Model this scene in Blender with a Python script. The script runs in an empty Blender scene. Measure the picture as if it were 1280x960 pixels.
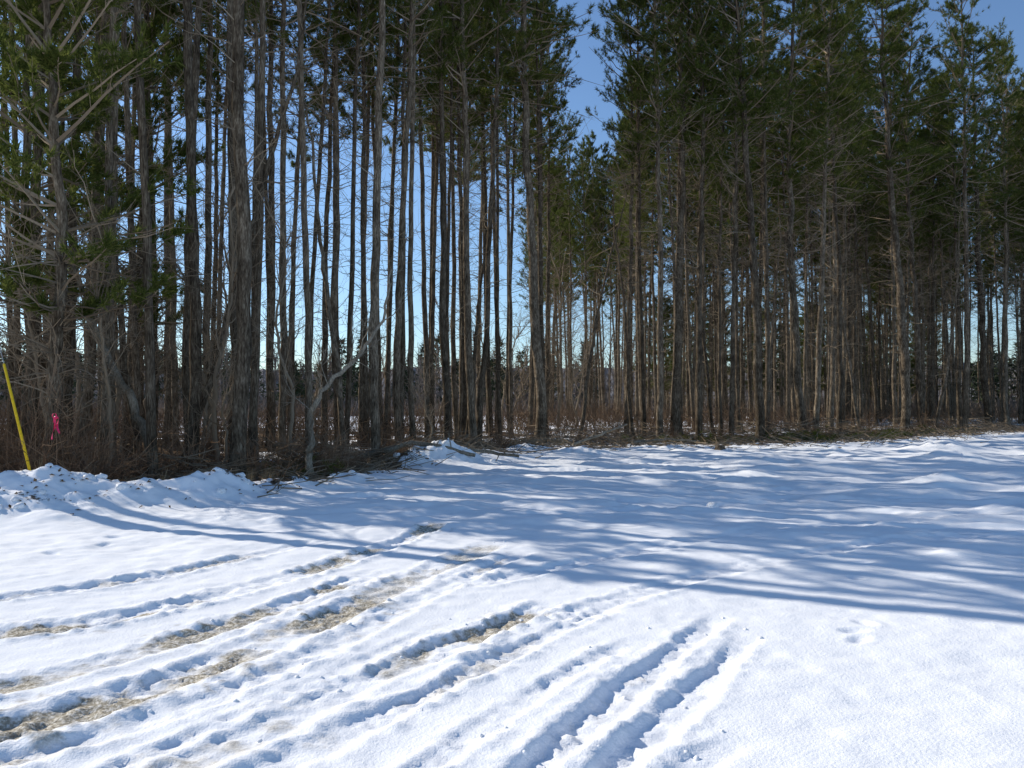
import bpy, math, bmesh
import numpy as np
from mathutils import Vector, Matrix
rng = np.random.default_rng(7)
scene = bpy.context.scene
SUN_AZ = 64.0   # degrees left of +Y
SUN_EL = 28.5

# ------------------------------------------------------------------ noise
def vnoise(x, y, seed=0):
    x = np.asarray(x, float); y = np.asarray(y, float)
    ix = np.floor(x).astype(np.int64); iy = np.floor(y).astype(np.int64)
    fx = x-ix; fy = y-iy
    fx = fx*fx*fx*(fx*(fx*6-15)+10); fy = fy*fy*fy*(fy*(fy*6-15)+10)
    def hsh(a, b):
        h = (a.astype(np.uint64)*np.uint64(374761393) + b.astype(np.uint64)*np.uint64(668265263) + np.uint64(seed*1013904223+77)) & np.uint64(0xffffffff)
        h = ((h ^ (h >> np.uint64(13)))*np.uint64(1274126177)) & np.uint64(0xffffffff)
        h = h ^ (h >> np.uint64(16))
        return h.astype(float)/4294967295.0
    a = hsh(ix, iy); b = hsh(ix+1, iy); c = hsh(ix, iy+1); d = hsh(ix+1, iy+1)
    return (a*(1-fx)+b*fx)*(1-fy)+(c*(1-fx)+d*fx)*fy
def fbm(x, y, seed=0, o=4):
    s = 0; a = 0.5; t = 0
    for i in range(o):
        s = s+a*vnoise(x*2**i+i*13.7, y*2**i-i*7.3, seed+i); t += a; a *= 0.5
    return s/t
def sstep(a, b, x):
    t = np.clip((x-a)/(b-a), 0, 1); return t*t*(3-2*t)

TLX = [-400, -60, -30, -20, -12, -7.6, -5.7, -4.3, -3.6, -2.25, 1.1, 7.2, 12.8, 20, 30, 60, 200]
TLY = [200, 48, 26, 18.6, 14.2, 12.8, 15.0, 16.6, 19.5, 24.5, 29.5, 32, 33.5, 39, 47, 66, 150]
def treeline(x): return np.interp(x, TLX, TLY)

TRACKS = [ # points, halfwidth, depth, dirt
 ([(-0.9,2.0),(0.03,3.38),(0.75,4.6),(1.5,5.8),(1.75,6.1)], .10, .038, 0.12),
 ([(-0.45,1.8),(0.42,3.4),(1.1,4.5),(1.75,5.6)], .09, .035, 0.0),
 ([(0.2,2.4),(0.75,3.4),(1.25,3.9)], .08, .032, 0.0),
 ([(-2.6,2.3),(-1.5,3.42),(-0.75,4.8),(-0.1,5.7),(0.45,6.5)], .13, .028, .6),
 ([(-2.2,2.0),(-1.15,3.35),(-0.35,4.6),(0.35,5.6),(0.9,6.3)], .09, .026, .25),
 ([(-4.2,2.8),(-2.47,3.85),(-1.7,5.2),(-0.9,7.2),(-0.15,9.0)], .15, .026, .95),
 ([(-3.6,2.6),(-2.05,3.7),(-1.35,4.9),(-0.6,6.8),(0.25,8.6)], .09, .018, .3),
 ([(-6.5,4.3),(-3.5,5.4),(-2.3,6.8),(-1.4,8.8),(-0.9,10.6)], .13, .020, .6),
 ([(-6.0,2.8),(-3.1,4.2),(-2.2,5.5),(-1.2,7.6)], .11, .017, .6),
 ([(-6.5,5.3),(-4.2,6.3),(-3.0,7.7),(-2.1,9.4)], .11, .020, .3),
 ([(-3.2,1.9),(-1.95,3.1),(-1.1,4.6),(-0.45,5.9)], .07, .016, .15),
 ([(-1.5,1.9),(-0.5,3.3),(0.35,4.7),(0.95,5.5)], .07, .014, 0),
 ([(0.4,6.0),(2.2,7.6),(4.8,9.2),(9,10.6)], .13, .022, 0), ([(-0.3,7.0),(1.6,8.6),(4.4,10.4),(9,11.9)], .13, .022, 0),
 ([(-4,13),(0,14.3),(6,15),(15,14.6)], .16, .05, 0), ([(-3.5,14.8),(1,16.2),(7,16.9),(17,16.2)], .18, .05, 0),
 ([(-1,18.4),(6,19.3),(16,18.8)], .2, .06, 0), ([(1,21),(9,21.8),(20,21)], .2, .06, 0), ([(0,11.2),(5,12.9),(14,13.2)], .16, .035, 0), ([(3,24.4),(11,24.9),(20,24.5)], .22, .07, 0),
]
def smooth_poly(pts, n=40):
    p = np.array(pts, float)
    P = np.vstack([2*p[0]-p[1], p, 2*p[-1]-p[-2]]); out = []
    for i in range(1, len(P)-2):
        for t in np.linspace(0, 1, n//(len(p)-1), endpoint=False):
            out.append(0.5*((2*P[i])+(-P[i-1]+P[i+1])*t+(2*P[i-1]-5*P[i]+4*P[i+1]-P[i+2])*t*t+(-P[i-1]+3*P[i]-3*P[i+1]+P[i+2])*t**3))
    out.append(p[-1]); return np.array(out)
TR = [(smooth_poly(p), w, d, q) for p, w, d, q in TRACKS]
def poly_dist(X, Y, P):
    best = np.full(X.shape, 1e9); al = np.zeros(X.shape); acc = 0
    tot = np.sum(np.linalg.norm(np.diff(P, axis=0), axis=1))
    for a, b in zip(P[:-1], P[1:]):
        d = b-a; L = np.linalg.norm(d); d = d/L
        t = np.clip((X-a[0])*d[0]+(Y-a[1])*d[1], 0, L)
        dx = X-a[0]-t*d[0]; dy = Y-a[1]-t*d[1]; r = np.hypot(dx, dy)
        m = r < best
        best = np.where(m, r, best); al = np.where(m, acc+t, al); acc += L
    return best, al, tot
PILES = [(-7.3,11.3,.34,.8),(-6.7,11.9,.30,.65),(-7.9,10.6,.34,.75),(-5.9,12.2,.22,.7),(-5.2,12.9,.30,.65),(-4.8,13.3,.22,.5),(-6.3,10.9,.14,.8),
 (-4.3,14.6,.18,.7),(-3.4,16.2,.15,.6),(-2.2,21.2,.45,.8),(-1.5,21.6,.3,.8),(-2.9,20.6,.2,.6),(-1.0,23.5,.2,1.0),(10.5,25,.22,.7),(12.5,22,.25,.9),(9,16,.14,.6),(6.5,21,.15,.8),
 (2,25,.2,.9),(5,27,.2,1.1),(15,27,.3,1.1),(0.5,27,.22,.8),(-8.8,10.6,.4,.8),(-10,10.9,.4,1.0),(-11.5,11.6,.4,1.2),(7.5,11.5,.10,.4),(4.7,8.2,.07,.3)]
DENTS = [(2.45,5.55),(2.62,5.75),(2.4,5.35),(-4.9,8.2),(-4.6,8.7),(-4.75,9.2),(-4.4,9.7),(-4.5,10.2),(-0.95,5.9),(3.2,7.2),(3.6,7.9),(3.8,9.4),(1.6,10.5),(1.5,12.2)]
def height(X, Y, want=False):
    X = np.asarray(X, float); Y = np.asarray(Y, float)
    far = np.exp(-np.maximum(0, np.hypot(X, Y)-60)/60)
    tl = treeline(X); inside = sstep(-1.0, 1.5, Y-tl)
    h = .12*(fbm(X/7, Y/5, 1, 3)-.5)
    rough = sstep(6.5, 12, Y)*(1-inside*.5)
    wx = X+1.5*(fbm(X/4, Y/4, 91, 2)-.5); wy = Y+1.3*(fbm(X/5, Y/5, 92, 2)-.5)
    h += rough*(.15*(fbm(wx/2.6+.25*wy, wy/.85, 11, 3)-.5))
    r = 1-np.abs(2*fbm(wx/3.4, wy/.8+.2*wx, 15, 2)-1)
    h += rough*.06*(sstep(.75, 1, r)-.3)*sstep(-3, 4, X)
    h += .05*(fbm(X/.7, Y/.6, 21, 3)-.5)*(0.55+rough*1.3)
    h += .04*(fbm(X/.25, Y/.22, 25, 2)-.5)*(.35+rough)*sstep(.4, .65, fbm(X/2, Y/2, 27, 2))
    h += .011*(fbm(X/.12, Y/.12, 31, 3)-.5)
    h = h*far
    lit_n = fbm(X/1.6, Y/1.6, 41, 4)
    h += inside*(.18*(fbm(X/1.3, Y/1.3, 51, 3)-.4))*far
    near = (X > -14) & (X < 22) & (Y > 1) & (Y < 32)
    dirt = np.zeros(X.shape)
    if near.any():
        xs = X[near]; ys = Y[near]; hh = np.zeros(xs.shape); dd = np.zeros(xs.shape)
        for px, py, a, s in PILES:
            q = np.hypot((xs-px), (ys-py)*1.0)/s
            m = q < 3
            n = fbm(xs[m]/.28+px, ys[m]/.28, 61, 3)
            hh[m] += a*np.exp(-q[m]**2*1.1)*(0.5+1.0*n)
        for i, (px, py) in enumerate(DENTS):
            ca, sa = math.cos(i*1.9), math.sin(i*1.9); u = (xs-px)*ca+(ys-py)*sa; v = -(xs-px)*sa+(ys-py)*ca
            q = np.hypot(u/.08, v/.05)
            hh -= .03*np.exp(-q**2) - .004*np.exp(-(q-1.6)**2*4)
        for P, w, d, q in TR:
            bb = (xs > P[:, 0].min()-.8) & (xs < P[:, 0].max()+.8) & (ys > P[:, 1].min()-.8) & (ys < P[:, 1].max()+.8)
            if not bb.any(): continue
            x = xs[bb]; y = ys[bb]
            wob = .07*(vnoise(x/.4, y/.4, 71)-.5)+.03*(vnoise(x/.1, y/.1, 70)-.5)+(.5*(vnoise(x/2.5, y/2.5, 69)-.5) if P[0, 1] > 10 else 0)
            r, al, tot = poly_dist(x+wob, y+wob, P)
            fade = sstep(0, .7, tot-al)*(.6+.6*sstep(.25, .7, vnoise(al/.8+P[0, 0]*3, al*0, 72)))
            ww = w*(.8+.5*vnoise(al/.6, al*0+P[0, 0], 73))
            inn = 1-sstep(ww*.65, ww*1.25, r)
            lump = fbm(x/.07, y/.07, 74, 3)
            berm = np.exp(-((r-ww*1.45)/(.055))**2)
            tread = .004*np.sin(al/.012)*(lump > .4)
            hh[bb] += fade*(-d*inn + (inn*(lump-.45)*(.035+.03*q)) + inn*tread + berm*(.012+.012*q)*(lump*2.4-.6))
            patch = sstep(.34, .60, fbm(x/.6+q*9, y/.45, 75, 4)+ .10*q)
            dd[bb] = np.maximum(dd[bb], np.clip(inn*q*patch*1.1+np.exp(-(r/(ww*3))**2)*q*.8*sstep(.4,.7,lump)*patch, 0, 1)*fade)
        h[near] += hh; dirt[near] = dd
    if not want: return h
    d = Y-tl
    litter = sstep(-1.8, 1.2, d+3.2*(lit_n-.5))
    litter *= .35+.65*sstep(.30, .6, fbm(X/2.3, Y/2.3, 43, 3)+.10*np.exp(-(np.maximum(d,0)/6)))
    litter *= 1-.42*sstep(-3, 1, X)
    litter *= 1-sstep(44, 60, Y-.3*np.maximum(X, 0)*1.5)*.8
    litter = np.maximum(litter, .72*sstep(.60, .70, fbm(X/.6, Y/.6, 44, 3))*sstep(-5.5, -1, d))
    return h, litter, dirt

# ------------------------------------------------------------------ mesh builder
class MB:
    def __init__(s): s.v = []; s.f = []; s.m = []; s.n = 0
    def add(s, V, F, mat=0):
        V = np.asarray(V, float).reshape(-1, 3); F = np.asarray(F, np.int64)
        s.f.append(F+s.n); s.m.append(mat); s.v.append(V); s.n += len(V)
    def build(s, name, mats, smooth=()):
        V = np.concatenate(s.v); me = bpy.data.meshes.new(name)
        loops = np.concatenate([f.ravel() for f in s.f])
        tot = np.concatenate([np.full(len(f), f.shape[1]) for f in s.f])
        mi = np.concatenate([np.full(len(f), m) for f, m in zip(s.f, s.m)])
        st = np.concatenate([[0], np.cumsum(tot)[:-1]])
        me.vertices.add(len(V)); me.vertices.foreach_set("co", V.ravel())
        me.loops.add(len(loops)); me.loops.foreach_set("vertex_index", loops.astype(np.int32))
        me.polygons.add(len(tot)); me.polygons.foreach_set("loop_start", st.astype(np.int32))
        me.polygons.foreach_set("material_index", mi.astype(np.int32))
        me.polygons.foreach_set("use_smooth", np.isin(mi, list(smooth)))
        me.update(calc_edges=True)
        for m in mats: me.materials.append(m)
        return me
def norm(v): return v/np.maximum(np.linalg.norm(v, axis=-1, keepdims=True), 1e-9)
def tubes(mb, P, R, sides=3, mat=0):
    P = np.asarray(P, float); R = np.asarray(R, float); n, m, _ = P.shape
    T = np.gradient(P, axis=1); T = norm(T)
    ref = np.where(np.abs(T[:, :1, 2:3]) > .8, np.array([1., 0, 0]), np.array([0, 0, 1.]))
    ref = np.broadcast_to(ref, T.shape)
    A = norm(np.cross(T, ref)); B = np.cross(T, A)
    a = np.arange(sides)/sides*2*math.pi
    V = P[:, :, None, :]+R[:, :, None, None]*(np.cos(a)[None, None, :, None]*A[:, :, None, :]+np.sin(a)[None, None, :, None]*B[:, :, None, :])
    idx = np.arange(n*m*sides).reshape(n, m, sides)
    nx = np.roll(idx, -1, axis=2)
    F = np.stack([idx[:, :-1], nx[:, :-1], nx[:, 1:], idx[:, 1:]], -1).reshape(-1, 4)
    mb.add(V, F, mat)
def branches(S, D, L, m=5, curve=0.0, jit=0.06, r=rng):
    n = len(S); t = np.linspace(0, 1, m)[None, :, None]
    P = S[:, None, :]+D[:, None, :]*L[:, None, None]*t
    P[:, :, 2] += (np.broadcast_to(np.asarray(curve), (n,))*L)[:, None]*t[:, :, 0]**2
    j = np.cumsum(r.normal(0, 1, (n, m, 3)), axis=1)*jit*L[:, None, None]/math.sqrt(m)*t
    return P+j
def lerp_on(P, t):
    m = P.shape[1]; u = t*(m-1); i = np.clip(np.floor(u).astype(int), 0, m-2); f = (u-i)[..., None]
    ar = np.arange(len(P))[:, None]
    a = P[ar, i]; b = P[ar, i+1]
    return a*(1-f)+b*f, norm(b-a)
def blades(mb, P, D, k, ln, wd, spread, mat, r=rng):
    n = len(P); P = np.repeat(P, k, 0); D = np.repeat(D, k, 0)
    d = norm(D+r.normal(0, spread, (n*k, 3))); l = ln*r.uniform(.7, 1.25, (n*k, 1))
    w = norm(np.cross(d, r.normal(0, 1, (n*k, 3))))*wd*.5
    P = P + r.normal(0, .02, P.shape)
    V = np.stack([P-w, P+w, P+d*l], 1); F = np.arange(n*k*3).reshape(-1, 3)
    mb.add(V, F, mat)

# ------------------------------------------------------------------ materials
def newmat(name):
    m = bpy.data.materials.new(name); m.use_nodes = True; nt = m.node_tree
    b = nt.nodes["Principled BSDF"]; b.inputs["Specular IOR Level"].default_value = .2
    return m, nt, b
def N(nt, t, **k):
    n = nt.nodes.new(t)
    for a, v in k.items():
        if a in n.inputs.keys(): n.inputs[a].default_value = v
        else: setattr(n, a, v)
    return n
def ramp(nt, fac, stops):
    r = nt.nodes.new("ShaderNodeValToRGB"); e = r.color_ramp.elements
    while len(e) < len(stops): e.new(.5)
    for x, (p, c) in zip(e, stops):
        x.position = p; x.color = (*c, 1) if len(c) == 3 else c
    nt.links.new(fac, r.inputs[0]); return r.outputs[0]
def bark(name, c1, c2, c3, sc=1.0, bump=0):
    m, nt, b = newmat(name); L = nt.links
    tc = N(nt, "ShaderNodeTexCoord"); mp = N(nt, "ShaderNodeMapping"); mp.inputs["Scale"].default_value = (sc, sc, sc*.22)
    L.new(tc.outputs["Object"], mp.inputs[0])
    n1 = N(nt, "ShaderNodeTexNoise", Scale=24.0, Detail=2.0, Roughness=.8); L.new(mp.outputs[0], n1.inputs["Vector"])
    n2 = N(nt, "ShaderNodeTexNoise", Scale=1.7, Detail=1.0); L.new(tc.outputs["Object"], n2.inputs["Vector"])
    oi = N(nt, "ShaderNodeObjectInfo")
    c = ramp(nt, n1.outputs[0], [(.3, c1), (.52, c2), (.75, c3)])
    hs = N(nt, "ShaderNodeHueSaturation"); L.new(c, hs.inputs["Color"])
    mr = N(nt, "ShaderNodeMapRange"); mr.inputs["To Min"].default_value = .6; mr.inputs["To Max"].default_value = 1.25
    L.new(oi.outputs["Random"], mr.inputs[0])
    mu = N(nt, "ShaderNodeMath", operation='MULTIPLY'); L.new(mr.outputs[0], mu.inputs[0])
    mr2 = N(nt, "ShaderNodeMapRange"); mr2.inputs["From Min"].default_value = .3; mr2.inputs["From Max"].default_value = .7; mr2.inputs["To Min"].default_value = .6; mr2.inputs["To Max"].default_value = 1.35
    L.new(n2.outputs[0], mr2.inputs[0]); L.new(mr2.outputs[0], mu.inputs[1]); L.new(mu.outputs[0], hs.inputs["Value"])
    L.new(hs.outputs[0], b.inputs["Base Color"]); b.inputs["Roughness"].default_value = .9
    if bump:
        bp = N(nt, "ShaderNodeBump", Strength=bump, Distance=.03)
        L.new(n1.outputs[0], bp.inputs["Height"]); L.new(bp.outputs[0], b.inputs["Normal"])
    return m
def simple(name, a, b_, rough=.9):
    m, nt, b = newmat(name); oi = N(nt, "ShaderNodeObjectInfo"); g = N(nt, "ShaderNodeNewGeometry")
    ad = N(nt, "ShaderNodeMath", operation='MULTIPLY_ADD'); nt.links.new(g.outputs["Random Per Island"], ad.inputs[0]); ad.inputs[1].default_value = .7
    m2 = N(nt, "ShaderNodeMath", operation='MULTIPLY'); nt.links.new(oi.outputs["Random"], m2.inputs[0]); m2.inputs[1].default_value = .3; nt.links.new(m2.outputs[0], ad.inputs[2])
    c = ramp(nt, ad.outputs[0], [(0, a), (1, b_)]); nt.links.new(c, b.inputs["Base Color"]); b.inputs["Roughness"].default_value = rough
    return m, nt, b, c
M_bark = bark("pine_bark", (.046, .034, .023), (.14, .108, .076), (.31, .26, .19), bump=.5)
M_dead = simple("dead_branch", (.11, .08, .054), (.36, .285, .20))[0]
M_pale = bark("pale_bark", (.14, .115, .08), (.27, .23, .175), (.40, .35, .28), 1.5, .3)
M_shrub = simple("shrub_stem", (.08, .045, .028), (.27, .185, .12))[0]
M_pole = bark("pole_wood", (.06, .045, .03), (.12, .09, .065), (.2, .16, .12), .6)
def leafmat(name, ca, cb, trans=.35):
    m, nt, b, c = simple(name, ca, cb, .6); L = nt.links
    tr = N(nt, "ShaderNodeBsdfTranslucent"); L.new(c, tr.inputs[0])
    mx = N(nt, "ShaderNodeMixShader"); mx.inputs[0].default_value = trans
    L.new(b.outputs[0], mx.inputs[1]); L.new(tr.outputs[0], mx.inputs[2]); L.new(mx.outputs[0], nt.nodes["Material Output"].inputs[0])
    return m
M_need = leafmat("pine_needles", (.04, .065, .014), (.175, .19, .05), .45)
M_leaf = simple("dead_leaves", (.10, .055, .03), (.26, .16, .09))[0]
M_grass = simple("dry_grass", (.22, .16, .09), (.36, .28, .17))[0]
def flat(name, col, rough=.5, sc=30.):
    m, nt, b = newmat(name); tc = N(nt, "ShaderNodeTexCoord")
    n = N(nt, "ShaderNodeTexNoise", Scale=sc, Detail=2.0); nt.links.new(tc.outputs["Object"], n.inputs["Vector"])
    c = ramp(nt, n.outputs[0], [(.3, tuple(x*.75 for x in col)), (.7, col)])
    nt.links.new(c, b.inputs["Base Color"]); b.inputs["Roughness"].default_value = rough; return m
M_yel = flat("yellow_plastic", (.85, .55, .02)); M_pink = flat("pink_vinyl", (.9, .05, .16), .4)
M_steel = flat("galvanised_steel", (.4, .4, .4)); M_steel.node_tree.nodes["Principled BSDF"].inputs["Metallic"].default_value = .8
M_far = flat("distant_branches", (.22, .185, .16), .9, .5); M_farn = flat("distant_needles", (.07, .09, .05), .9, .5)
M_hill = flat("wooded_hillside", (.22, .205, .20), .95, .06)

def ground_mat():
    m, nt, b = newmat("snow_and_litter"); L = nt.links
    tc = N(nt, "ShaderNodeTexCoord"); O = tc.outputs["Object"]
    al = N(nt, "ShaderNodeAttribute", attribute_name="litter"); ad = N(nt, "ShaderNodeAttribute", attribute_name="dirt")
    def noise(s, d=2., r=.6):
        n = N(nt, "ShaderNodeTexNoise", Scale=s, Detail=d, Roughness=r); L.new(O, n.inputs["Vector"]); return n.outputs[0]
    def thresh(att, n, amp, lo, hi):
        s = N(nt, "ShaderNodeMath", operation='MULTIPLY_ADD'); L.new(n, s.inputs[0]); s.inputs[1].default_value = amp; L.new(att, s.inputs[2])
        r = N(nt, "ShaderNodeMapRange"); L.new(s.outputs[0], r.inputs[0]); r.inputs["From Min"].default_value = lo+amp*.5; r.inputs["From Max"].default_value = hi+amp*.5
        return r.outputs[0]
    n5 = noise(6, 5, .8); n40 = noise(42, 2, .75)
    snow = ramp(nt, n5, [(.3, (.94, .94, .945)), (.7, (.97, .965, .965))])
    fl = thresh(al.outputs["Fac"], n5, 1.5, .42, .55)
    fd = thresh(ad.outputs["Fac"], n5, 1.2, .22, .85)
    lit = ramp(nt, n40, [(.3, (.025, .018, .012)), (.5, (.10, .066, .04)), (.68, (.24, .17, .11))])
    dr = ramp(nt, n40, [(.3, (.20, .17, .13)), (.5, (.44, .39, .30)), (.65, (.78, .73, .64))])
    m1 = N(nt, "ShaderNodeMix", data_type='RGBA'); L.new(fd, m1.inputs[0]); L.new(snow, m1.inputs[6]); L.new(dr, m1.inputs[7])
    m2 = N(nt, "ShaderNodeMix", data_type='RGBA'); L.new(fl, m2.inputs[0]); L.new(m1.outputs[2], m2.inputs[6]); L.new(lit, m2.inputs[7])
    L.new(m2.outputs[2], b.inputs["Base Color"]); b.inputs["Roughness"].default_value = .65
    bp = N(nt, "ShaderNodeBump", Strength=.45, Distance=.012); L.new(n40, bp.inputs["Height"])
    L.new(bp.outputs[0], b.inputs["Normal"]); return m
M_ground = ground_mat()
M_snow = flat("clean_snow", (.96, .96, .965), .65)
# matte natural surfaces use a plain diffuse shader (faster, no sheen)
for m in (M_bark, M_dead, M_pale, M_shrub, M_pole, M_need, M_leaf, M_grass, M_far, M_farn, M_hill, M_ground, M_snow):
    nt = m.node_tree; p = nt.nodes["Principled BSDF"]; d = nt.nodes.new("ShaderNodeBsdfDiffuse")
    if p.inputs["Base Color"].links: nt.links.new(p.inputs["Base Color"].links[0].from_socket, d.inputs["Color"])
    if p.inputs["Normal"].links: nt.links.new(p.inputs["Normal"].links[0].from_socket, d.inputs["Normal"])
    for t in [l.to_socket for l in p.outputs[0].links]: nt.links.new(d.outputs[0], t)
    nt.nodes.remove(p)

def obj(name, me, loc=(0, 0, 0), rot=(0, 0, 0), sc=(1, 1, 1), parent=None):
    o = bpy.data.objects.new(name, me); scene.collection.objects.link(o)
    o.location = loc; o.rotation_euler = rot; o.scale = sc
    if parent: o.parent = parent
    return o
def H(x, y): return float(height(np.array([float(x)]), np.array([float(y)]))[0])

# ------------------------------------------------------------------ ground sheet
def axis(lo, hi, step, g, mid, far, g2):
    a = list(np.arange(lo, hi, step)); s = step
    while a[-1] < mid: s = step+g*(a[-1]-hi); a.append(a[-1]+s)
    while a[-1] < far: s *= g2; a.append(a[-1]+s)
    return np.array(a)
xr = axis(0, 4, .03, .011, 60, 2500, 1.15); xl = axis(0, 5, .03, .012, 40, 2500, 1.15)
xs = np.concatenate([-xl[::-1][:-1], xr])
yf = axis(2.2, 8, .022, .008, 80, 2800, 1.12); yb = 2.2-axis(0, .1, .08, .15, 10, 600, 1.3)[::-1]
ys = np.concatenate([yb[:-1], yf])
GX, GY = np.meshgrid(xs, ys)
hz, lit, dirt = height(GX.ravel(), GY.ravel(), True)
V = np.stack([GX.ravel(), GY.ravel(), hz], 1); nx_, ny_ = len(xs), len(ys)
I = np.arange(nx_*ny_).reshape(ny_, nx_)
F = np.stack([I[:-1, :-1], I[:-1, 1:], I[1:, 1:], I[1:, :-1]], -1).reshape(-1, 4)
mb = MB(); mb.add(V, F, 0); me = mb.build("snowy_ground", [M_ground], (0,))
for nm, arr in (("litter", lit), ("dirt", dirt)):
    a = me.attributes.new(nm, 'FLOAT', 'POINT'); a.data.foreach_set("value", arr.astype(np.float32))
obj("snowy_ground", me)

# ------------------------------------------------------------------ pines
def make_pine(seed, Ht=22., cb=.5, r0=.155, dead=1.0, dens=1.0, wide=1.0, hl=1.2, kb=10):
    r = np.random.default_rng(seed); mb = MB()
    m = 30; z = np.linspace(0, 1, m)**1.05*Ht
    wob = np.cumsum(r.normal(0, .035, (m, 2)), 0); wob -= wob[0]
    wob += np.stack([.14*np.sin(z/Ht*5+r.uniform(0, 6)), .14*np.sin(z/Ht*4+r.uniform(0, 6))], 1); wob -= wob[0]
    P = np.concatenate([wob, z[:, None]-.25], 1)
    R = r0*(1-z/Ht)**.72*(1+.45*np.exp(-z/.35))*r.uniform(.95, 1.05, m)+.012
    tubes(mb, P[None], R[None], 10, 0)
    def axisat(h):
        return np.stack([np.interp(h, P[:, 2], P[:, 0]), np.interp(h, P[:, 2], P[:, 1]), h], 1)
    cbz = cb*Ht; nd = int(80*dead)
    h = hl+(cbz+1.5-hl)*r.uniform(0, 1, nd)**.7; h = np.round(h/.42)*.42+r.normal(0, .04, nd); h = np.minimum(h, Ht-.3)
    az = r.uniform(0, 2*math.pi, nd); up = r.uniform(-.2, .6, nd)
    D = norm(np.stack([np.cos(az), np.sin(az), up], 1)); L = r.uniform(.2, 1.0, nd)**1.6*(.9+1.6*(h/cbz))
    B = branches(axisat(h), D, L, 5, r.uniform(-.3, .3, nd), .10, r)
    t5 = np.linspace(0, 1, 5)[None]
    tubes(mb, B, (.007+.007*L[:, None])*(1-.75*t5), 3, 1)
    k = 3; tt = r.uniform(.25, .95, (nd, k)); S, T = lerp_on(B, tt); S = S.reshape(-1, 3); T = T.reshape(-1, 3)
    TD = norm(T+r.normal(0, .55, T.shape)); TL = np.repeat(L, k)*r.uniform(.15, .5, nd*k)
    B2 = branches(S, TD, TL, 3, r.uniform(-.2, .3, nd*k), .12, r)
    tubes(mb, B2, np.linspace(.006, .003, 3)[None]*np.ones((nd*k, 1)), 3, 1)
    if cb > .95: return mb.build("dead_pine_mesh", [M_bark, M_dead, M_need], (0,))
    nw = int((Ht-cbz)/.5); hs = np.repeat(np.linspace(cbz, Ht-.3, nw), 5); hs = hs+r.normal(0, .07, len(hs)); n = len(hs)
    keep = r.uniform(0, 1, n) < dens*(.6+.4*(hs-cbz)/(Ht-cbz)); hs = hs[keep]; n = len(hs)
    u = (hs-cbz)/(Ht-cbz); prof = wide*np.interp(u, [0, .25, .6, .9, 1.1], [1.5, 2.2, 2.0, 1.3, .6])
    az = r.uniform(0, 2*math.pi, n); up = np.interp(u, [0, 1], [.15, .9])+r.normal(0, .18, n)
    D = norm(np.stack([np.cos(az), np.sin(az), up], 1)); L = prof*r.uniform(.35, 1.45, n)
    B = branches(axisat(hs), D, L, 5, .12+r.normal(0, .1, n), .07, r)
    tubes(mb, B, (.010+.010*L[:, None])*(1-.75*t5), 3, 1)
    k = 8; tt = np.sort(r.uniform(.3, 1.0, (n, k)), 1); S, T = lerp_on(B, tt); S = S.reshape(-1, 3); T = T.reshape(-1, 3)
    side = norm(np.cross(T, [0, 0, 1.]))*r.choice([-1, 1], (n*k, 1))
    TD = norm(T*.8+side*r.uniform(.2, 1.1, (n*k, 1))+r.normal(0, .25, T.shape)+np.array([0, 0, .2]))
    TL = np.clip(np.repeat(L, k)*(1.1-tt.ravel())*.6, .25, .9)*r.uniform(.7, 1.2, n*k)
    B2 = branches(S, TD, TL, 2, .15, .08, r); tubes(mb, B2, np.array([[.007, .003]])*np.ones((n*k, 1)), 3, 1)
    t2 = np.tile(np.array([.4, .7, 1.0]), (n*k, 1)); Q, T2 = lerp_on(B2, t2)
    Q = Q.reshape(-1, 3); T2 = T2.reshape(-1, 3)
    blades(mb, Q, T2*.8+np.array([0, 0, .25]), kb, .20, .024, .65, 2, r)
    return mb.build("pine_mesh_%d" % seed, [M_bark, M_dead, M_need], (0,))
pines = [make_pine(101, 25.5, .54, kb=13), make_pine(102, 24, .50, .15, 1.3, kb=13), make_pine(103, 26.5, .56, .16, 1.1, kb=13), make_pine(104, 24, .52, .14, 1.5, kb=13),
         make_pine(105, 24, .54, .15, .6, .85, hl=1.8), make_pine(106, 23.5, .51, .14, .75, .9, hl=1.5), make_pine(107, 24.5, .56, .145, .5, .8, hl=2.5),
         make_pine(108, 24, .70, .15, .30, .75, .8, hl=5), make_pine(109, 25, .68, .15, .35, .75, .8, hl=4)]
pine_low = make_pine(120, 13, .24, .12, 1.4, 1.25, .95, kb=22)
pine_dead = make_pine(130, 13, .99, .085, .9)
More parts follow.
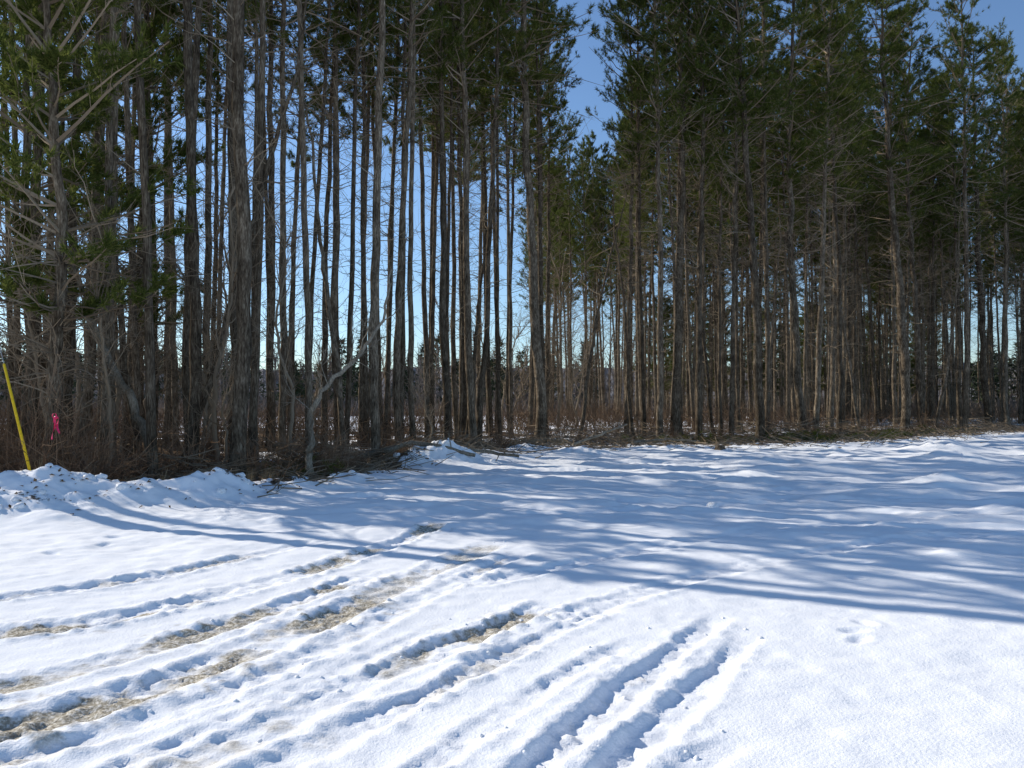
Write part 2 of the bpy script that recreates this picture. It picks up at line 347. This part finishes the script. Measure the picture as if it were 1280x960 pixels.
FRONT = [ # x, y, diameter, lean dx/height, lean dy/height, variant
 (-5.72,15.9,.36,-.012,0,4),(-6.2,18.2,.24,-.004,.0,5),(-7.1,23.6,.28,.003,0,6),(-7.2,21.6,.2,.01,0,5),(-6.0,27,.33,-.005,0,4),
 (-3.65,21,.32,-.006,0,6),(-3.9,27,.25,.012,0,5),(-2.3,28,.32,-.004,0,4),(-1.45,29,.38,-.006,0,5),(1.13,31.5,.48,-.008,0,2),(1.6,38,.34,.0,0,0),
 (6.3,32.7,.34,-.012,0,3),(7.4,34,.4,-.02,0,2),(8.1,33.4,.32,-.005,0,1),(10.8,33.4,.42,-.045,0,0),(13.5,35.7,.44,-.02,0,1),(20.6,40.4,.5,-.02,0,2),(31.7,51,.55,-.01,0,0),
 (-8.7,16.4,.22,.0,0,5),(-8.0,19.2,.27,.0,0,6),(-10.4,18,.28,.0,0,7),(-10.1,16.2,.22,.005,0,8),(-11.7,18.6,.28,0,0,7),(-6.9,14.8,.2,-.03,0,8),
 (-12.6,15.5,.34,0,0,7),(-15.6,15.9,.32,.0,0,8),(-15.8,19.2,.32,0,0,7),
 (17.0,41,.34,.01,0,3),(24.5,46,.4,-.01,0,1),(26.5,45,.36,.0,0,0),(16.2,38,.3,-.01,0,1),(-5.2,24,.22,.0,0,5),(-3.35,33,.26,.0,0,6),(36,53,.5,0,0,1),(41,57,.5,0,0,3)]
used = []
def place_pine(name, x, y, dia, lx, ly, var, parent=None, zs=None):
    s = float(np.clip(dia/.36, .58, 1.4)); zz = zs if zs else float(rng.uniform(.93, 1.07))
    me = pine_low if var == 9 else pine_dead if var == 10 else pines[var]
    Mx = Matrix.Rotation(lx, 4, 'Y') @ Matrix.Rotation(-ly, 4, 'X') @ Matrix.Rotation(float(rng.uniform(0, 6.28)), 4, 'Z')
    o = obj(name, me, (x, y, H(x, y)), Mx.to_euler(), (s, s, zz), parent)
    used.append((x, y)); return o
for t in FRONT: place_pine("pine_tree", *t)
place_pine("pine_tree", -8.5, 14.3, .36, -.02, 0, 9, zs=1.0)
place_pine("pine_tree", -10.6, 17.0, .36, .0, 0, 9, zs=1.2)
place_pine("pine_tree", -10.9, 22.0, .36, .0, 0, 9, zs=1.2)
forest = bpy.data.objects.new("pine_forest", None); scene.collection.objects.link(forest)
def try_fill(n, xr_, dr_, mind, cond, var, dl=.20, dh=.34, zs=None):
    c = 0
    for _ in range(n*60):
        if c >= n: break
        x = rng.uniform(*xr_); y = treeline(x)+rng.uniform(*dr_)
        if cond and not cond(x, y): continue
        U = np.array(used)
        if np.min(np.hypot(U[:, 0]-x, U[:, 1]-y)) < mind: continue
        place_pine("tree", float(x), float(y), float(rng.uniform(dl, dh)), float(rng.normal(0, .018)), float(rng.normal(0, .018)), int(rng.choice(var)), forest, zs); c += 1
    print("filled", c)
gap = lambda x, y: not (.05 < x/y < .135 and y < 64)
rowok = lambda x, y: math.sin((y+.488*x)*2*math.pi/2.6) > .05
try_fill(54, (-19, 4.5), (1.5, 17), 1.1, lambda x, y: gap(x, y) and x/y > -.74 and rowok(x, y), [4, 5, 6, 6], .18, .30)
try_fill(18, (-14, 3), (12, 18), 1.3, lambda x, y: gap(x, y) and x/y > -.6, [0, 1, 3], .22, .32)
try_fill(240, (4.5, 60), (1.5, 44), 1.3, lambda x, y: gap(x, y) and x/y < .80, [0, 1, 2, 3], .18, .34)
try_fill(30, (1.5, 14), (33, 62), 1.5, lambda x, y: .02 < x/y < .15 and y > 66, [0, 1, 3])
try_fill(26, (12, 62), (36, 52), 2.0, lambda x, y: .16 < x/y < .8, [9], .30, .44, 1.0)
for x, y, l, ly in [(-7.6,17.6,.22,.05),(-4.9,22.5,-.16,.1),(-9.4,19.5,-.1,0),(3.0,34.5,.2,.05),(9.6,36.5,-.14,0),(12.2,37.5,.1,.1),(18.6,41,-.18,0),(5.6,35.5,-.07,0),(24,43.5,.12,0),(-1.9,31.5,.09,.1)]:
    place_pine("dead_pine_tree", x, y, .36, l, ly, 10)

# ------------------------------------------------------------------ bare trees and shrubs
def bare_tree(seed, path, rad, mat, nb=26, bl=1.6, name="bare_tree"):
    r = np.random.default_rng(seed); mb = MB(); p = np.array(path, float)
    P = []
    Pe = np.vstack([2*p[0]-p[1], p, 2*p[-1]-p[-2]])
    for i in range(1, len(Pe)-2):
        for t in np.linspace(0, 1, 6, endpoint=False):
            P.append(0.5*((2*Pe[i])+(-Pe[i-1]+Pe[i+1])*t+(2*Pe[i-1]-5*Pe[i]+4*Pe[i+1]-Pe[i+2])*t*t+(-Pe[i-1]+3*Pe[i]-3*Pe[i+1]+Pe[i+2])*t**3))
    P.append(p[-1]); P = np.array(P); P[1:] += r.normal(0, .02, P[1:].shape)
    R = np.linspace(rad, rad*.25, len(P)); tubes(mb, P[None], R[None], 9, 0)
    tt = r.uniform(.3, 1, (1, nb)); S, T = lerp_on(P[None], tt); S = S[0]; T = T[0]
    D = norm(T*.6+r.normal(0, .6, T.shape)+np.array([0, 0, .35])); L = bl*r.uniform(.4, 1.2, nb)
    B = branches(S, D, L, 7, .15, .14, r); tt7 = np.linspace(0, 1, 7)[None]
    tubes(mb, B, (.08*rad+.009*L[:, None])*(1-.75*tt7), 4, 0)
    for k, sc in ((5, .5), (4, .45)):
        n = len(B); t2 = r.uniform(.2, 1, (n, k)); S, T = lerp_on(B, t2); S = S.reshape(-1, 3); T = T.reshape(-1, 3)
        D = norm(T+r.normal(0, .5, T.shape)+np.array([0, 0, .1])); L = np.repeat(L, k)*r.uniform(.3, 1.1, n*k)*sc*1.2
        B = branches(S, D, L, 4, .08, .12, r); tubes(mb, B, np.linspace(.0055, .002, 4)[None]*np.ones((n*k, 1)), 3, 0)
    return mb.build(name, [mat], (0,))
z0 = H(-7.0, 15.2)
obj("leaning_bare_tree", bare_tree(1, [(-7.0,15.2,z0-.2),(-7.2,15.2,.9),(-7.6,15.2,1.8),(-8.2,15.3,2.8),(-8.6,15.4,3.8),(-9.0,15.4,4.8),(-9.5,15.4,6.0)], .10, M_pale, 12, 1.2))
z0 = H(-4.3, 17)
obj("crooked_bare_tree", bare_tree(2, [(-4.15,16.3,z0-.2),(-4.3,16.3,.35),(-4.25,16.3,.8),(-4.25,16.3,1.4),(-3.95,16.3,1.95),(-3.3,16.3,2.6),(-2.8,16.4,3.4),(-2.6,16.4,4.5)], .085, M_pale, 12, 1.0))
def bt_mesh(seed, h):
    r = np.random.default_rng(seed); x = y = 0; path = [(0, 0, -.2)]
    for i in range(1, 7):
        x += r.normal(0, .22); y += r.normal(0, .22); path.append((x, y, h*i/6))
    return bare_tree(seed, path, .028+.006*h, M_dead, 30, .30*h)
bts = [bt_mesh(31, 6), bt_mesh(32, 4.5), bt_mesh(33, 8)]
for i, (x, y, s) in enumerate([(-.5,44,1),(.6,47,1.1),(-1.8,42,.9),(1.8,44,.9),(-6.3,16.6,.7),(-7.8,14.8,.6),(-9.2,15.2,.8),(-10.8,15,.8),(-5.2,17.6,.7),(-8.2,20.4,.9),(-2.6,23.8,.6),(2.8,47,1.2),(-4,44,1.2),(-11,24,1.2),(-6.6,17.4,.8),
   (4.5,52,1.2),(-9,36,1.1),(-13,34,1.2),(-16,33,1.2),(-7,40,1.1),(-20,36,1.2),(3.6,44,.9),(-9,22,1.1),(-10.5,20,1),(-12.5,22,1.2)]):
    obj("bare_sapling", bts[i % 3], (x, y, H(x, y)), (0, 0, i*1.7), (s, s, s))
def shrub_mesh(seed, n=45, h=1.3):
    r = np.random.default_rng(seed); mb = MB()
    S = np.stack([r.normal(0, .3, n), r.normal(0, .3, n), np.full(n, -.1)], 1)
    D = norm(np.stack([r.normal(0, .45, n), r.normal(0, .45, n), np.ones(n)], 1)); L = h*r.uniform(.4, 1.2, n)
    B = branches(S, D, L, 6, -.25*r.uniform(0, 1, n), .14, r); tubes(mb, B, (.0075*(1-.7*np.linspace(0, 1, 6)))[None]*np.ones((n, 1)), 3, 0)
    k = 5; t = r.uniform(.25, 1, (n, k)); S, T = lerp_on(B, t); S = S.reshape(-1, 3); T = T.reshape(-1, 3)
    D = norm(T+r.normal(0, .6, T.shape)); L2 = np.repeat(L, k)*r.uniform(.12, .45, n*k)
    B = branches(S, D, L2, 3, 0, .12, r); tubes(mb, B, np.linspace(.0045, .002, 3)[None]*np.ones((n*k, 1)), 3, 0)
    return mb.build("shrub", [M_shrub], ())
shr = [shrub_mesh(41), shrub_mesh(42, 60, 1.0), shrub_mesh(43, 35, 1.9)]
for i in range(110):
    x = rng.uniform(-13, -1.6) if i < 70 else rng.uniform(-1, 26)
    y = treeline(x)+rng.uniform(-.4, 3.2); s = rng.uniform(.6, 1.15)*(1 if i < 70 else .7)
    if x > -3.8 and i < 70: s *= .7
    obj("bare_shrub", shr[i % 3], (x, y, H(x, y)), (0, 0, rng.uniform(0, 6)), (s, s, s*rng.uniform(.8, 1.1)))
mb = MB(); n = 13000; x = rng.uniform(-38, 55, n); x[:5000] = rng.uniform(-28, 12, 5000); y = np.where(rng.uniform(size=n) < .5, treeline(x)+rng.uniform(4, 26, n), treeline(x)+rng.uniform(14, 50, n))
cl = fbm(x/5, y/5, 95, 2); kp = (cl > .42); x = x[kp]; y = y[kp]; n = len(x)
L = rng.uniform(.4, 2.1, n); D = norm(np.stack([rng.normal(0, .4, n), rng.normal(0, .4, n), np.ones(n)], 1))
B = branches(np.stack([x, y, height(x, y)-.1], 1), D, L, 4, -.15, .14); tubes(mb, B, np.array([[.015, .012, .009, .005]])*np.ones((n, 1)), 3, 0)
t = rng.uniform(.3, 1, (n, 4)); S, T = lerp_on(B, t); S = S.reshape(-1, 3); T = T.reshape(-1, 3); D = norm(T+rng.normal(0, .6, T.shape))
B = branches(S, D, np.repeat(L, 4)*rng.uniform(.2, .5, n*4), 2, 0, .1); tubes(mb, B, np.array([[.010, .006]])*np.ones((n*4, 1)), 3, 0)
obj("understory_brush", mb.build("understory_brush", [M_shrub], ()))

# ------------------------------------------------------------------ forest floor debris
mb = MB(); n = 11000
x = np.where(rng.uniform(size=n) < .38, rng.uniform(-13, -1, n), rng.uniform(-3, 34, n)); y = treeline(x)+rng.normal(.4, 1.8, n)+rng.exponential(1.5, n)-1.3
kp = (x > -4.4) | (y > treeline(x)-.35); x = x[kp]; y = y[kp]; n = len(x)
pile = fbm(x/1.5, y/1.5, 97, 2); z = height(x, y)+rng.uniform(0, 1, n)*(.07+.7*sstep(.5, .72, pile)*sstep(-1.5, .5, y-treeline(x)))
az = rng.uniform(0, math.pi, n); D = norm(np.stack([np.cos(az), np.sin(az), rng.normal(.05, .2, n)], 1)); L = rng.uniform(.15, 1.2, n)
B = branches(np.stack([x, y, z], 1), D, L, 4, 0, .1); tubes(mb, B, rng.uniform(.005, .018, (n, 1))*np.linspace(1, .5, 4)[None], 4, 0)
obj("fallen_twigs", mb.build("fallen_twigs", [M_dead], ()))
mb = MB(); n = 18000
x = np.where(rng.uniform(size=n) < .5, rng.uniform(-13, -1, n), rng.uniform(-3, 30, n)); y = treeline(x)+rng.normal(.6, 1.7, n)
z = height(x, y)+.012; c = np.stack([x, y, z], 1)
a = norm(rng.normal(0, 1, (n, 3))*[1, 1, .35])*rng.uniform(.02, .05, (n, 1)); b = norm(np.cross(a, rng.normal(0, .4, (n, 3))+[0, 0, 1]))*rng.uniform(.012, .032, (n, 1))
V = np.stack([c-a, c-b*.9+[0, 0, .008], c+a, c+b+[0, 0, .012]], 1); mb.add(V, np.arange(n*4).reshape(-1, 4), 0)
obj("leaf_litter", mb.build("leaf_litter", [M_leaf], ()))
mb = MB(); n = 200
cx = np.concatenate([rng.normal(18, 2.4, 80), rng.normal(9.5, 2, 65), rng.normal(-5.2, .5, 25), rng.normal(13.5, 1, 30)]); cy = treeline(cx)+rng.normal(.2, .8, n)
cy[145:170] = rng.normal(17.4, .4, 25)
az = rng.uniform(0, 6.28, n); D = norm(np.stack([np.cos(az), np.sin(az), rng.uniform(0, .3, n)], 1)); L = rng.uniform(.5, 1.3, n)
B = branches(np.stack([cx, cy, height(cx, cy)+.05], 1), D, L, 5, 0, .1); tubes(mb, B, np.linspace(.012, .004, 5)[None]*np.ones((n, 1)), 3, 0)
t = rng.uniform(.2, 1, (n, 14)); Q, T = lerp_on(B, t); Q = Q.reshape(-1, 3)+rng.normal(0, .09, (n*14, 3))*[1, 1, .5]
blades(mb, Q, T.reshape(-1, 3), 8, .15, .012, .6, 1)
obj("fallen_pine_boughs", mb.build("fallen_boughs", [M_dead, M_need], ()))
mb = MB(); n = 560; x = np.concatenate([rng.uniform(-13, -1.5, 400), rng.uniform(-1, 20, 160)]); y = treeline(x)+rng.normal(0.2, .8, n)
blades(mb, np.stack([x, y, height(x, y)-.02], 1), np.tile([[0, 0, 1.]], (n, 1)), 18, .30, .007, .33, 0)
obj("dry_grass", mb.build("dry_grass", [M_grass], ()))
def log(path, r0, r1, name="fallen_log"):
    p = np.array(path, float); P = np.stack([np.interp(np.linspace(0, len(p)-1, 16), np.arange(len(p)), p[:, i]) for i in range(3)], 1)
    P[1:-1] += rng.normal(0, .015, P[1:-1].shape); R = np.linspace(r0, r1, 16)*rng.uniform(.93, 1.07, 16)
    mb = MB(); P = np.vstack([P[:1], P, P[-1:]]); P[0] -= (P[2]-P[1])*.001; P[-1] += (P[-2]-P[-3])*.001; R = np.concatenate([[.001], R, [.001]])
    tubes(mb, P[None], R[None], 10, 0)
    S = P[[5, 8, 11, 13]]; D = norm(rng.normal(0, 1, (4, 3))+[0, 0, .6]); B = branches(S, D, np.array([.35, .5, .3, .45]), 4, 0, .1); tubes(mb, B, np.linspace(.02, .008, 4)[None]*np.ones((4, 1)), 5, 0)
    obj(name, mb.build(name, [M_pale], (0,)))
log([(-4.6,20.6,H(-4.6,20.6)+.12),(-2.6,20.9,H(-2.6,20.9)+.15),(-1.0,21.0,.20)], .09, .05)
log([(-2.4,21.9,.42),(-1.2,21.7,.3),(.2,21.6,.14)], .07, .04)
log([(-5.0,21.8,.25),(-3,22.4,.2),(-1.4,23.0,.2)], .06, .04)
log([(2.2,27.6,.15),(3.6,29.0,.55),(4.5,30.2,.8)], .05, .03)
log([(4.6,29.4,.12),(6.0,30.2,.22),(7.2,30.1,.15)], .05, .03)
mb = MB()
P = np.array([[7.3, 27, H(7.3, 27)+q] for q in (-.1, .02, .08, .15, .16, .16)]); P[-1, 2] += .001
tubes(mb, P[None], np.array([[.24, .2, .17, .16, .145, .001]]), 14, 0)
obj("tree_stump", mb.build("stump", [M_bark], ()))
bm = bmesh.new(); bmesh.ops.create_icosphere(bm, subdivisions=2, radius=1); iv = np.array([v.co[:] for v in bm.verts]); fi = np.array([[v.index for v in f.verts] for f in bm.faces]); bm.free()
mb = MB()
def clump(x, y, s, mbx):
    nz = 1+.45*(fbm(iv[:, 0]*1.7+x*31, iv[:, 1]*1.7+iv[:, 2]*1.3+y*17, 81, 2)-.5)*2
    v = iv*nz[:, None]*s*np.array([1, 1, .7]); mbx.add(v+[x, y, H(x, y)+s*.1], fi, 0)
clump(3.15, 12.1, .10, mb)
for i in range(90):
    P, w, d, q = TR[int(rng.integers(0, 12))]; p = P[int(rng.integers(0, len(P)))]
    clump(p[0]+rng.normal(0, .1), p[1]+rng.normal(0, .1), rng.uniform(.005, .018), mb)
for i in range(75): px, py, a_, s_ = PILES[int(rng.integers(0, 12))]; clump(px+rng.normal(0, s_*.6), py+rng.normal(0, s_*.5), rng.uniform(.02, .10), mb)
obj("snow_clumps", mb.build("snow_clumps", [M_snow], (0,)))

# ------------------------------------------------------------------ guy wire marker, pole, ribbon
gm = bpy.data.objects.new("guy_wire_marker", None); scene.collection.objects.link(gm)
b0 = np.array([-7.45, 12.05, H(-7.45, 12.05)-.1]); dr = norm(np.array([-.44, 0.12, 1.4])); gz = lambda t: b0+dr*t
mb = MB(); P = np.array([gz(.15), gz(.17), gz(1.0), gz(2.15), gz(2.17)]); tubes(mb, P[None], np.array([[.01, .022, .022, .020, .01]]), 12, 0)
obj("marker_sleeve", mb.build("sleeve", [M_yel], (0,)), parent=gm)
top = gz((10.4-b0[2])/dr[2]); mb = MB(); tubes(mb, np.array([[gz(-.3), gz(5), top]]), np.array([[.006]*3]), 6, 0)
obj("guy_wire", mb.build("wire", [M_steel], ()), parent=gm)
mb = MB(); tubes(mb, np.array([[gz(-.5), gz(0), gz(.12)]]), np.array([[.012, .012, .02]]), 8, 0); obj("anchor_rod", mb.build("rod", [M_steel], ()), parent=gm)
px, py = float(top[0])-.14, float(top[1]); up_ = bpy.data.objects.new("utility_pole", None); scene.collection.objects.link(up_)
mb = MB(); zz = H(px, py); tubes(mb, np.array([[[px, py, zz-.3], [px, py, 5], [px, py, 11], [px, py, 11.01]]]), np.array([[.16, .14, .11, .001]]), 14, 0); obj("shaft", mb.build("shaft", [M_pole], (0,)), parent=up_)
mb = MB(); tubes(mb, np.array([[[px-.15, py-1.2, 10.3], [px-.15, py-1.19, 10.3], [px-.15, py+1.19, 10.3], [px-.15, py+1.2, 10.3]]]), np.array([[.001, .06, .06, .001]]), 4, 0); obj("crossarm", mb.build("crossarm", [M_pole], ()), parent=up_)
rb = bpy.data.objects.new("flagging_ribbon", None); scene.collection.objects.link(rb)
rx, ry = -7.5, 12.65; z0 = H(rx, ry)
mb = MB(); tubes(mb, np.array([[[rx, ry, z0-.1], [rx+.02, ry, .8], [rx-.01, ry, 1.35], [rx+.03, ry, 1.7]]]), np.array([[.011, .009, .007, .003]]), 6, 0); obj("twig", mb.build("twig", [M_shrub], ()), parent=rb)
mb = MB()
for off, ln, ph in ((-.015, .36, 0), (.02, .26, 1.6), (.0, .18, 3.)):
    t = np.linspace(0, 1, 10); cx = rx+off*(1+2*t)+.02*np.sin(t*6+ph)+.0; cz = 1.38-ln*t; cy = ry-.02-.02*np.cos(t*5+ph); w = .018
    A = np.stack([cx-w*np.cos(t*3+ph), cy-w*np.sin(t*3+ph), cz], 1); B_ = np.stack([cx+w*np.cos(t*3+ph), cy+w*np.sin(t*3+ph), cz], 1)
    i = np.arange(9); mb.add(np.vstack([A, B_]), np.stack([i, i+1, i+11, i+10], 1), 0)
mb.add(iv*[.035, .022, .028]+[rx, ry-.01, 1.38], fi, 0); a = np.linspace(0, 2*math.pi, 13)
tubes(mb, np.stack([rx-.02+.035*np.cos(a), ry-.02+0*a, 1.41+.035*np.sin(a)], 1)[None], np.full((1, 13), .007), 5, 0)
obj("ribbon_tails", mb.build("ribbon", [M_pink], ()), parent=rb)

# ------------------------------------------------------------------ distant tree line and hill
mb = MB(); r = np.random.default_rng(5); n = 620
ang = r.uniform(-1.05, 1.0, n); d = r.uniform(110, 165, n); X = np.sin(ang)*d; Y = np.cos(ang)*d; hh = r.uniform(7, 13, n)
P = branches(np.stack([X, Y, np.full(n, -.5)], 1), np.tile([[0, 0, 1.]], (n, 1)), hh, 5, 0, .03); tubes(mb, P, (.16*(1-.8*np.linspace(0, 1, 5)))[None]*np.ones((n, 1)), 4, 0)
k = 34; t = r.uniform(.15, 1, (n, k)); S, T = lerp_on(P, t); S = S.reshape(-1, 3); T = T.reshape(-1, 3)
D = norm(T*.9+r.normal(0, .6, T.shape)); L = np.repeat(hh, k)*r.uniform(.1, .35, n*k)*(1.15-t.ravel()*.7)
B = branches(S, D, L, 3, .1, .1, r); tubes(mb, B, np.array([[.06, .045, .02]])*np.ones((n*k, 1)), 3, 0)
ev = r.uniform(size=n) < .3
tt = r.uniform(.12, 1, (ev.sum(), 160)); Q, T = lerp_on(P[ev], tt); rad = (1.05-tt)*2.6; aa = r.uniform(0, 6.28, rad.shape); rr = rad*np.sqrt(r.uniform(.1, 1, rad.shape))
Q = Q+np.stack([np.cos(aa)*rr, np.sin(aa)*rr, 0*rr], -1)
blades(mb, Q.reshape(-1, 3), np.stack([np.cos(aa), np.sin(aa), .1+0*aa], -1).reshape(-1, 3)*.8, 3, .9, .25, .4, 1, r)
m_ = 12000; a2 = r.uniform(-1.1, 1.05, m_); d2 = r.uniform(100, 170, m_); blades(mb, np.stack([np.sin(a2)*d2, np.cos(a2)*d2, 0*a2-.2], 1), np.tile([[0, 0, 1.]], (m_, 1)), 3, 2.8, .22, .35, 0, r)
obj("distant_tree_line", mb.build("distant_trees", [M_far, M_farn], ()))
mb = MB(); na, nr = 900, 7; A = np.linspace(-1.35, 1.35, na); top_ = 17+12*fbm(A*4+5, A*0, 111, 3)+3.5*fbm(A*90, A*0, 112, 3)
rows = [(380, -1), (400, .25), (430, .6), (470, .85), (520, 1.0), (700, .9), (1000, -.1)]
V = np.concatenate([np.stack([np.sin(A)*q, np.cos(A)*q, np.where(f < 0, -2, top_*f*(1+.12*(fbm(A*140+q, A*0, 113, 3)-.5)))], 1) for q, f in rows])
I = np.arange(na*nr).reshape(nr, na); mb.add(V, np.stack([I[:-1, :-1], I[:-1, 1:], I[1:, 1:], I[1:, :-1]], -1).reshape(-1, 4), 0)
obj("wooded_hill", mb.build("hill", [M_hill], ()))

# ------------------------------------------------------------------ light, sky, camera
w = bpy.data.worlds.new("World"); scene.world = w; w.use_nodes = True; nt = w.node_tree
sky = nt.nodes.new("ShaderNodeTexSky"); sky.sky_type = 'NISHITA'; sky.sun_disc = False
sky.sun_elevation = math.radians(SUN_EL); sky.sun_rotation = math.radians(-SUN_AZ % 360)
sky.air_density = 1.0; sky.dust_density = .2; sky.ozone_density = 1.8
mx = nt.nodes.new("ShaderNodeMix"); mx.data_type = 'RGBA'; mx.blend_type = 'MULTIPLY'; mx.inputs[0].default_value = 1; mx.inputs[7].default_value = (.84, .97, 1.12, 1)
nt.links.new(sky.outputs[0], mx.inputs[6]); nt.links.new(mx.outputs[2], nt.nodes["Background"].inputs[0]); nt.nodes["Background"].inputs[1].default_value = .14
s = Vector((-math.sin(math.radians(SUN_AZ))*math.cos(math.radians(SUN_EL)), math.cos(math.radians(SUN_AZ))*math.cos(math.radians(SUN_EL)), math.sin(math.radians(SUN_EL))))
ld = bpy.data.lights.new("sun", 'SUN'); ld.energy = 5; ld.angle = math.radians(.5); ld.color = (1, .94, .84)
lo = bpy.data.objects.new("sun", ld); scene.collection.objects.link(lo); lo.rotation_euler = s.to_track_quat('Z', 'Y').to_euler()
cd = bpy.data.cameras.new("camera"); cd.sensor_width = 36; cd.lens = 27; cd.clip_end = 6000; cd.clip_start = .05
co = bpy.data.objects.new("camera", cd); scene.collection.objects.link(co); co.location = (0, 0, 1.6); co.rotation_euler = (math.radians(91.5), 0, 0)
scene.camera = co
scene.view_settings.view_transform = 'Standard'; scene.view_settings.look = 'None'; scene.view_settings.exposure = 0
